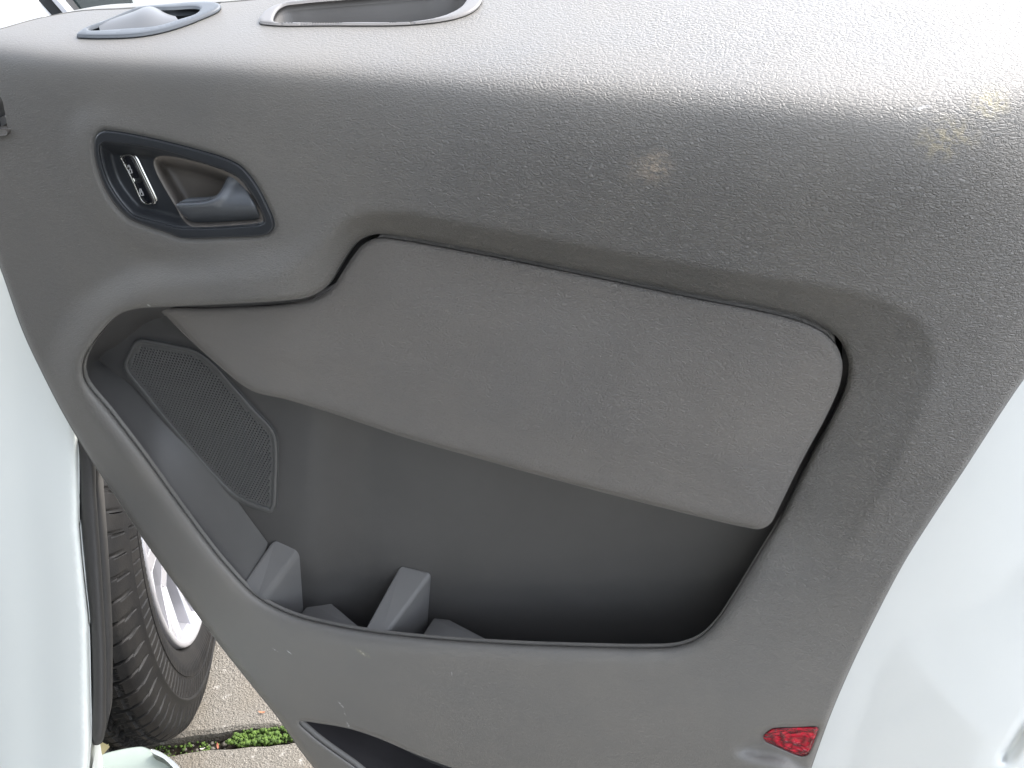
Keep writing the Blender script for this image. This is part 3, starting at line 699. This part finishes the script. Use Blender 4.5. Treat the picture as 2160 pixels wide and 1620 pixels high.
# rim: lip and barrel lathe plus ten spokes
NR = 128; rp = [(-.012, .2275), (.000, .2265), (.002, .2235), (.001, .219), (-.006, .214), (-.016, .209), (-.05, .203), (-.17, .200)]
Vr, Fr = [], []
for o_, rr in rp:
    for i in range(NR): Vr.append(wp(rr, 2*math.pi*i/NR, o_))
for k in range(len(rp)-1):
    for i in range(NR): Fr.append((k*NR+i, k*NR+(i+1) % NR, (k+1)*NR+(i+1) % NR, (k+1)*NR+i))
def addsolid(front, back):
    v, f = solid(np.array(front), np.array(back)); o = len(Vr); Vr.extend(v); Fr.extend([tuple(i+o for i in q) for q in f])
for s in range(10):
    th = math.radians(36*s+6)
    for sg in (-1, 1):
        c0, c1 = th+sg*.055, th+sg*.115; w0, w1 = .038, .075
        fr1 = [wp(.06, c0-.25*.5, -.022), wp(.06, c0+.25*.5, -.022), wp(.215, c1+w1*.62, -.012), wp(.215, c1-w1*.62, -.012)]
        if sg == 1:
            addsolid([wp(.05, th-.3, -.020), wp(.05, th+.3, -.020), wp(.13, th+.115, -.026), wp(.214, th+.16, -.008), wp(.214, th+.035, -.008), wp(.15, th+.0, -.030), wp(.214, th-.035, -.008), wp(.214, th-.16, -.008), wp(.13, th-.115, -.026)],
                     [wp(.05, th-.3, -.05), wp(.05, th+.3, -.05), wp(.13, th+.10, -.056), wp(.212, th+.145, -.045), wp(.212, th+.05, -.045), wp(.15, th+.0, -.056), wp(.212, th-.05, -.045), wp(.212, th-.145, -.045), wp(.13, th-.10, -.056)])
addsolid([wp(.07, 2*math.pi*i/24, -.018) for i in range(24)], [wp(.07, 2*math.pi*i/24, -.06) for i in range(24)])
rim = pmesh('rim', Vr, Fr, newmat('silver_alloy', (.50, .50, .53), .3, .6, coat=.3), wheel, mi='recalc', smooth=False); bevel(rim, .003, 2)
dk = []; dv = [wp(.199, 2*math.pi*i/48, -.10) for i in range(48)]; dv2 = [wp(.199, 2*math.pi*i/48, -.13) for i in range(48)]
v, f = solid(np.array(dv), np.array(dv2)); pmesh('brake_disc', v, f, M_dark, wheel, smooth=False)

# what shows above the ledge at the top left: wing top, black screen surround, glass
def bar(name, pts, depth, mat, thick=.03, par=van):
    q = np.array(pts, float); D = rays(q[:, 0], q[:, 1]); p = CAM+D*depth
    n_ = np.array([-CF[0], -CF[1], 0]); v, f = solid(p, p-n_*thick); o = pmesh(name, v, f, mat, par, mi='recalc', smooth=False); return o
bar('windscreen_pillar', [(-300, -330), (30, -30), (100, 48), (60, 62), (-300, 120)], 1.10, M_paint, .06)
bar('pillar_seal', [(34, -30), (100, -30), (162, 50), (100, 52)], 1.12, M_dark, .04)
bar('pillar_strip', [(92, -20), (104, -20), (166, 52), (154, 52)], 1.11, fine_mat('grey_strip', (.35, .36, .38), .3, .1), .02)
bar('window_glass', [(98, -60), (262, -60), (290, 40), (168, 50)], 1.16, M_pane, .01)
bar('bonnet', [(240, -45), (620, -60), (640, 30), (250, 40)], 1.30, M_paint, .2)

# ------------------------------------------------------------------ ground: concrete slabs, mossy joint
def flat(name, x0, y0, x1, y1, z, mat, kind='structure'):
    o = pmesh(name, [(x0, y0, z), (x1, y0, z), (x1, y1, z), (x0, y1, z)], [(0, 1, 2, 3)], mat); o['kind'] = kind; return o
M_soil = fine_mat('dark_soil', (.035, .028, .02), .95, 1.0, 120)
flat('ground', -60, -60, 60, 60, -.03, M_soil)
M_con = newmat('exposed_aggregate_concrete', (.36, .33, .29), .9); g = G(M_con); c = g.coords()
n1 = g.noise(c, 420, 4, .7); vo = g.n('ShaderNodeTexVoronoi', i_Scale=230); g.l(warp(g, c, 90, .01), vo.inputs['Vector']); n3 = g.noise(c, 6, 4, .6); n4 = g.noise(c, 60, 3)
col = g.mix(g.ramp(n1.outputs[0], .35, .68), (.10, .090, .075), (.30, .275, .235))
col = g.mix(g.ramp(n3.outputs[0], .45, .7), col, (.19, .165, .13)); col = g.mix(g.math('MULTIPLY', g.ramp(n4.outputs[0], .62, .75), .5), col, (.62, .59, .54))
g.l(col, g.b.inputs['Base Color'])
bp = g.n('ShaderNodeBump'); bp.inputs['Strength'].default_value = .9; bp.inputs['Distance'].default_value = .004
g.l(g.math('ADD', n1.outputs[0], g.math('MULTIPLY', vo.outputs['Distance'], .8)), bp.inputs['Height']); g.l(bp.outputs[0], g.b.inputs['Normal'])
J0 = at_plane(np.array([230.]), np.array([1585.]), (0, 0, 0), np.array([0, 0, 1.]))[0]; J1 = at_plane(np.array([600.]), np.array([1545.]), (0, 0, 0), np.array([0, 0, 1.]))[0]
jd = (J1-J0)/np.linalg.norm(J1-J0); jn = np.array([-jd[1], jd[0], 0])
def slab(s0, s1, n0, n1, name='paving'):
    # rounded, slightly ragged slab edges
    pts = []
    def edge(pa, pb, amp):
        m = max(2, int(np.linalg.norm(pb-pa)/.015)); out = []
        dirv = (pb-pa)/np.linalg.norm(pb-pa); nn = np.array([-dirv[1], dirv[0], 0]); ph_ = rng.uniform(0, 9)
        for i in range(m):
            out.append(pa+(pb-pa)*i/m+nn*amp*(math.sin(i*.37+ph_)+.6*math.sin(i*1.13+ph_*2)+rng.normal()*.5))
        return out
    c_ = [J0+jd*s0+jn*n0, J0+jd*s1+jn*n0, J0+jd*s1+jn*n1, J0+jd*s0+jn*n1]
    L = []
    for i in range(4): L += edge(c_[i], c_[(i+1) % 4], .0016 if abs(s1-s0) < 3 else .0016)
    top = np.array(L); ins = top.copy()
    ce = top.mean(0); v, f = [], []
    inner = top+(ce-top)/np.linalg.norm(ce-top, axis=1)[:, None]*.006; low = top.copy(); low[:, 2] -= .006; bot = top.copy(); bot[:, 2] -= .029
    n_ = len(top); vv = np.concatenate([inner, low, bot]); ff = [tuple(range(n_))]
    for r in range(2):
        for i in range(n_): ff.append((r*n_+i, (r+1)*n_+i, (r+1)*n_+(i+1) % n_, r*n_+(i+1) % n_))
    return vv, ff
parts = []
gap = .0165
for r, (n0, n1) in enumerate([(gap, .9), (.93, 1.8), (-.92, -gap), (-1.84, -.95)]):
    off = .15*(r % 2)
    for k in range(-3, 4): parts.append(slab(-.42+k*.93+off, -.42+.90+k*.93+off, n0, n1))
# the slab seam must not fall in the visible strip, so the middle pair spans it
Vt, Fc, _ = merge(parts); pv = pmesh('pavement', Vt, Fc, M_con, None, smooth=False, mi='recalc'); pv['kind'] = 'structure'
M_moss = newmat('moss', (.09, .16, .02), .9); g = G(M_moss); c = g.coords(); n = g.noise(c, 160, 4, .7)
g.l(g.mix(g.ramp(n.outputs[0], .35, .68), (.022, .045, .008), (.10, .17, .022)), g.b.inputs['Base Color'])
def pebble(r, c, sub=2, sq=.6, jag=.25):
    bm = bmesh.new(); bmesh.ops.create_icosphere(bm, subdivisions=sub, radius=1)
    v = np.array([w_.co[:] for w_ in bm.verts]); f = [tuple(x.index for x in q.verts) for q in bm.faces]; bm.free()
    v = v*(1+rng.normal(size=(len(v), 1))*jag*.3); v *= r*np.array([rng.uniform(.7, 1.2), rng.uniform(.7, 1.2), sq]); return v+c, f
mo = []
for i in range(900):
    s = rng.uniform(.175, .385); e = rng.uniform(-1, 1)
    if abs(s-.28) > .10*(1.0-.3*abs(e)): continue
    mo.append(pebble(rng.uniform(.0015, .0042), J0+jd*s+jn*e*.014+np.array([0, 0, -.010+rng.uniform(0, .009)]), 1, .8, .6))
for i in range(160):
    s = rng.uniform(-.05, .17); mo.append(pebble(rng.uniform(.0015, .0035), J0+jd*s+jn*rng.uniform(-1, 1)*.013+np.array([0, 0, -.018]), 1, .7, .6))
Vt, Fc, _ = merge(mo); pmesh('moss', Vt, Fc, M_moss, None)['kind'] = 'stuff'
gr = []
for i in range(420):
    s = rng.uniform(-.5, .8); gr.append(pebble(rng.uniform(.0015, .0055), J0+jd*s+jn*rng.uniform(-1, 1)*.014+np.array([0, 0, -.022]), 1, .7, .5))
Vt, Fc, _ = merge(gr); pmesh('gravel', Vt, Fc, fine_mat('gravel_stone', (.13, .12, .10), .8, .4, 300), None)['kind'] = 'stuff'
def leaf(px, py, l_, ang, colr, label):
    p = at_plane(np.array([float(px)]), np.array([float(py)]), (0, 0, 0), np.array([0, 0, 1.]))[0]; d = np.array([math.cos(ang), math.sin(ang), 0]); n_ = np.array([-d[1], d[0], 0])
    v = []; rowsl = []
    for u in np.linspace(-1, 1, 9): rowsl.append([p+d*u*l_+n_*s*l_*.28*math.sqrt(max(0, 1-u*u))+np.array([0, 0, .002+.002*u*u+abs(s)*.0012]) for s in (-1, -.5, 0, .5, 1)])
    v, f = ribbon([np.array(x) for x in rowsl]); o = pmesh('leaf_fragment', v, f, newmat('dry_leaf', colr, .7)); tag(o, label, 'leaf fragment', 'dry leaf bits on the concrete')
    md = o.modifiers.new('s', 'SOLIDIFY'); md.thickness = .0006
leaf(553, 1505, .006, .2, (.55, .22, .12), 'reddish dry leaf fragment on the concrete above the mossy joint')
leaf(460, 1577, .006, -.9, (.35, .12, .07), 'dark red leaf fragment on the concrete just below the mossy joint')
leaf(428, 1582, .004, .5, (.80, .76, .66), 'pale cream chip on the concrete below the mossy joint')
bpy.context.view_layer.update()
